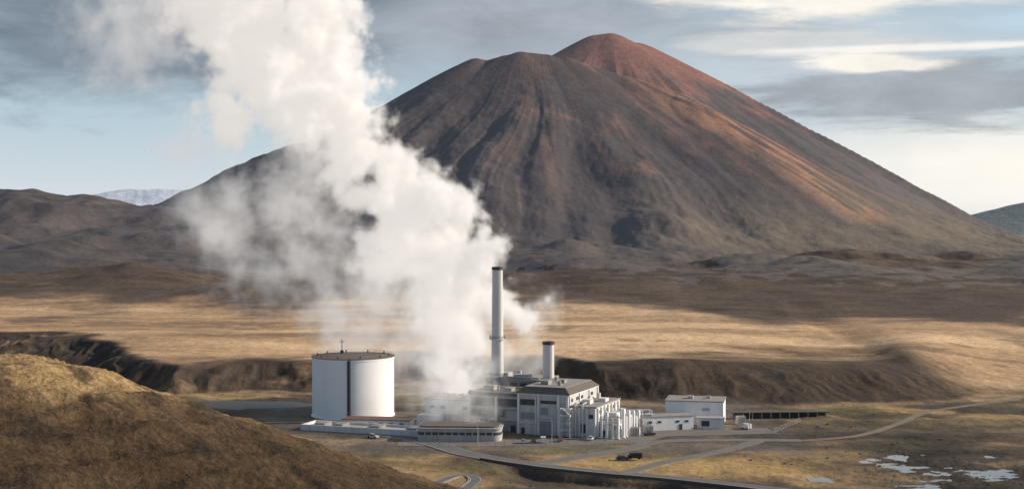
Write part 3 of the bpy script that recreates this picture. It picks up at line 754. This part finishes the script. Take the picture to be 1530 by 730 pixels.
def steam():
    ng=bpy.data.node_groups.new('steam_field','GeometryNodeTree')
    ng.interface.new_socket('Geometry',in_out='OUTPUT',socket_type='NodeSocketGeometry')
    N=ng.nodes;L=ng.links
    out=N.new('NodeGroupOutput'); vc=N.new('GeometryNodeVolumeCube'); pos=N.new('GeometryNodeInputPosition')
    def nz(scale,detail,rough,src):
        n=N.new('ShaderNodeTexNoise'); n.inputs['Scale'].default_value=scale; n.inputs['Detail'].default_value=detail; n.inputs['Roughness'].default_value=rough
        L.new(src,n.inputs['Vector']); return n
    def vm(op,a,b=None,val=None,scale=None):
        m=N.new('ShaderNodeVectorMath'); m.operation=op; L.new(a,m.inputs[0])
        if b is not None: L.new(b,m.inputs[1])
        if val is not None: m.inputs[1].default_value=val
        if scale is not None: m.inputs['Scale'].default_value=scale
        return m.outputs['Value'] if op in('DISTANCE','LENGTH') else m.outputs[0]
    def ma(op,a,b,c=None):
        m=N.new('ShaderNodeMath'); m.operation=op
        for i,q in enumerate((a,b,c)):
            if q is None: continue
            if isinstance(q,(int,float)): m.inputs[i].default_value=q
            else: L.new(q,m.inputs[i])
        return m.outputs[0]
    n1=nz(.032,3,.5,pos.outputs[0]); w1=vm('SCALE',vm('SUBTRACT',n1.outputs['Color'],val=(.5,.5,.5)),scale=34)
    n2=nz(.11,5,.62,pos.outputs[0]); w2=vm('SCALE',vm('SUBTRACT',n2.outputs['Color'],val=(.5,.5,.5)),scale=21)
    p=vm('ADD',vm('ADD',pos.outputs[0],w1),w2)
    def field(lst):
        acc=None
        for q in lst:
            x,y,z_,r=sp(*q); d=vm('DISTANCE',p,val=(x,y,z_)); f=ma('MULTIPLY_ADD',d,-1/r,1.0)
            acc=f if acc is None else ma('MAXIMUM',acc,f)
        return acc
    fd=field(dense); ft=field(thin)
    n3=nz(.09,6,.68,pos.outputs[0]); n3o=ma('SUBTRACT',n3.outputs['Fac'],.5)
    def mr(v,a,b,lo,hi):
        m=N.new('ShaderNodeMapRange'); m.interpolation_type='SMOOTHSTEP'; L.new(v,m.inputs['Value'])
        for k_,vv in zip(('From Min','From Max','To Min','To Max'),(a,b,lo,hi)): m.inputs[k_].default_value=vv
        return m.outputs[0]
    D=mr(ma('MULTIPLY_ADD',n3o,3.0,fd),.0,.6,0,1)
    Tn=mr(ma('MULTIPLY_ADD',n3o,3.8,ft),.0,.95,0,.16)
    L.new(ma('MAXIMUM',D,Tn),vc.inputs['Density'])
    vc.inputs['Min'].default_value=(-215,494,2); vc.inputs['Max'].default_value=(22,650,215)
    vc.inputs['Resolution X'].default_value=237; vc.inputs['Resolution Y'].default_value=128; vc.inputs['Resolution Z'].default_value=213
    sm=N.new('GeometryNodeSetMaterial'); L.new(vc.outputs[0],sm.inputs[0])
    m=bpy.data.materials.new('steam_vapour'); m.use_nodes=True; nt=m.node_tree; nt.nodes.clear()
    o=nt.nodes.new('ShaderNodeOutputMaterial'); pv=nt.nodes.new('ShaderNodeVolumePrincipled')
    at=nt.nodes.new('ShaderNodeAttribute'); at.attribute_name='density'
    mu=nt.nodes.new('ShaderNodeMath'); mu.operation='MULTIPLY'; nt.links.new(at.outputs['Fac'],mu.inputs[0]); mu.inputs[1].default_value=.108
    pv.inputs['Color'].default_value=(.98,.98,.98,1); pv.inputs['Density'].default_value=.26; pv.inputs['Anisotropy'].default_value=.0
    pv.inputs['Emission Color'].default_value=(1,.935,.87,1); nt.links.new(mu.outputs[0],pv.inputs['Emission Strength'])  # vapour glows by density, in place of light scattered inside the plume
    nt.links.new(pv.outputs[0],o.inputs['Volume'])
    m.cycles.volume_step_rate=2.0
    sm.inputs['Material'].default_value=m
    L.new(sm.outputs[0],out.inputs[0])
    me=bpy.data.meshes.new('steam_plume'); me.materials.append(m)
    ob=bpy.data.objects.new('steam_plume',me); COL.objects.link(ob)
    md=ob.modifiers.new('steam','NODES'); md.node_group=ng
    ob['kind']='stuff'; ob['label']='billowing white steam plume rising from the plant'; ob['category']='steam'
steam()

# ------------------------------------------------------------------ sky
SUN_EL=math.radians(24); SUN_AZ=math.radians(84)
wld=bpy.data.worlds.new('World'); scene.world=wld; wld.use_nodes=True
nt=wld.node_tree; N=nt.nodes; L=nt.links; N.clear()
o=N.new('ShaderNodeOutputWorld'); bg=N.new('ShaderNodeBackground'); sky=N.new('ShaderNodeTexSky')
sky.sky_type='NISHITA'; sky.sun_disc=False; sky.sun_elevation=SUN_EL; sky.sun_rotation=SUN_AZ
sky.air_density=1.0; sky.dust_density=1.0; sky.ozone_density=1.0
bg.inputs['Strength'].default_value=.10
L.new(sky.outputs[0],bg.inputs['Color'])
tc=N.new('ShaderNodeTexCoord'); sx=N.new('ShaderNodeSeparateXYZ'); L.new(tc.outputs['Generated'],sx.inputs[0])
def ma(op,a,b=None,c=None):
    m=N.new('ShaderNodeMath'); m.operation=op
    for i,q in enumerate((a,b,c)):
        if q is None: continue
        if isinstance(q,(int,float)): m.inputs[i].default_value=q
        else: L.new(q,m.inputs[i])
    return m.outputs[0]
azm=ma('ARCTAN2',sx.outputs[0],sx.outputs[1]); el=sx.outputs[2]
def snoise(ax,ey,det,rg,dist=0):
    cb=N.new('ShaderNodeCombineXYZ'); L.new(ma('MULTIPLY',azm,ax),cb.inputs[0]); L.new(ma('MULTIPLY',el,ey),cb.inputs[1])
    n_=N.new('ShaderNodeTexNoise'); n_.inputs['Scale'].default_value=1; n_.inputs['Detail'].default_value=det; n_.inputs['Roughness'].default_value=rg; n_.inputs['Distortion'].default_value=dist
    L.new(cb.outputs[0],n_.inputs['Vector']); return n_.outputs[0]
nzA=snoise(7,26,9,.58,.5); nzB=snoise(15,42,8,.62,.3); nzS=snoise(9,75,8,.62,.4)
nn=ma('SUBTRACT',ma('MULTIPLY_ADD',nzB,.5,nzA),.75)
ns=ma('SUBTRACT',ma('MULTIPLY_ADD',nzS,.9,nzA),.95)
def mrange(v,a,b,lo,hi,ty='SMOOTHSTEP'):
    m=N.new('ShaderNodeMapRange'); m.interpolation_type=ty; L.new(v,m.inputs['Value'])
    for k_,vv in zip(('From Min','From Max','To Min','To Max'),(a,b,lo,hi)): m.inputs[k_].default_value=vv
    return m.outputs[0]
sh=bg.outputs[0]
def blob(px,py,rx,ry,col,amt,nk=2.2,soft=.6,detail=.25,noise=None):
    global sh
    a0=(px-765)/F; e0=(330-py)/F; rx/=F; ry/=F
    dx=ma('MULTIPLY',ma('SUBTRACT',azm,a0),1/rx); dy=ma('MULTIPLY',ma('SUBTRACT',el,e0),1/ry)
    d=ma('SQRT',ma('ADD',ma('MULTIPLY',dx,dx),ma('MULTIPLY',dy,dy)))
    v=ma('ADD',ma('SUBTRACT',1.0,d),ma('MULTIPLY',noise or nn,nk))
    fac=mrange(v,0,soft,0,amt)
    b=N.new('ShaderNodeBackground'); b.inputs['Color'].default_value=(*col,1)
    L.new(mrange(nzB,.3,.7,1-detail,1+detail,'LINEAR'),b.inputs['Strength'])
    mx=N.new('ShaderNodeMixShader'); L.new(fac,mx.inputs[0]); L.new(sh,mx.inputs[1]); L.new(b.outputs[0],mx.inputs[2]); sh=mx.outputs[0]
def grad(e0,e1,f0,f1,col):
    global sh
    hz=N.new('ShaderNodeBackground'); hz.inputs['Color'].default_value=(*col,1)
    mx=N.new('ShaderNodeMixShader'); L.new(mrange(el,e0,e1,f0,f1),mx.inputs[0]); L.new(sh,mx.inputs[1]); L.new(hz.outputs[0],mx.inputs[2]); sh=mx.outputs[0]
grad(.0,.36,.85,0.0,(.50,.65,.77))
grad(-.02,.09,.8,0.0,(.78,.80,.81))
blob(1200,110,640,190,(.62,.67,.72),.8,1.0,1.0,.06)
blob(1500,260,560,120,(1.0,.96,.88),.98,.5,.9,.02)
blob(740,-10,620,200,(.38,.42,.475),.95,1.1,.7,.16)
blob(190,0,480,190,(.22,.27,.33),.97,1.1,.42,.24)
blob(1400,145,450,56,(.38,.42,.46),.93,1.7,.55,.16,ns)
blob(1180,72,230,22,(.70,.71,.70),.8,1.8,.6,.1,ns)
blob(1285,106,130,15,(.95,.91,.83),.95,2.2,.6,.1,ns)
blob(1260,8,360,48,(.97,.93,.84),.97,1.7,.7,.08,ns)
blob(1510,50,130,26,(.52,.66,.78),.85,1.2,.6,.05)
blob(1450,84,330,8,(.98,.95,.89),.9,1.8,.8,.05,ns)
L.new(sh,o.inputs['Surface'])

ld=bpy.data.lights.new('sun','SUN'); ld.energy=5.0; ld.angle=math.radians(.5); ld.color=(1,.86,.70)
lo=bpy.data.objects.new('sun',ld); COL.objects.link(lo)
dirv=Vector((math.sin(SUN_AZ)*math.cos(SUN_EL),math.cos(SUN_AZ)*math.cos(SUN_EL),math.sin(SUN_EL)))
lo.rotation_euler=dirv.to_track_quat('Z','Y').to_euler(); lo.location=(300,0,400)

cd=bpy.data.cameras.new('camera'); cam=bpy.data.objects.new('camera',cd); COL.objects.link(cam)
cd.sensor_width=36; cd.lens=36*F/1530; cd.clip_start=1; cd.clip_end=40000
cam.location=(0,0,CAMH); cam.rotation_euler=(math.radians(90)-math.atan(35/F),0,0)
scene.camera=cam
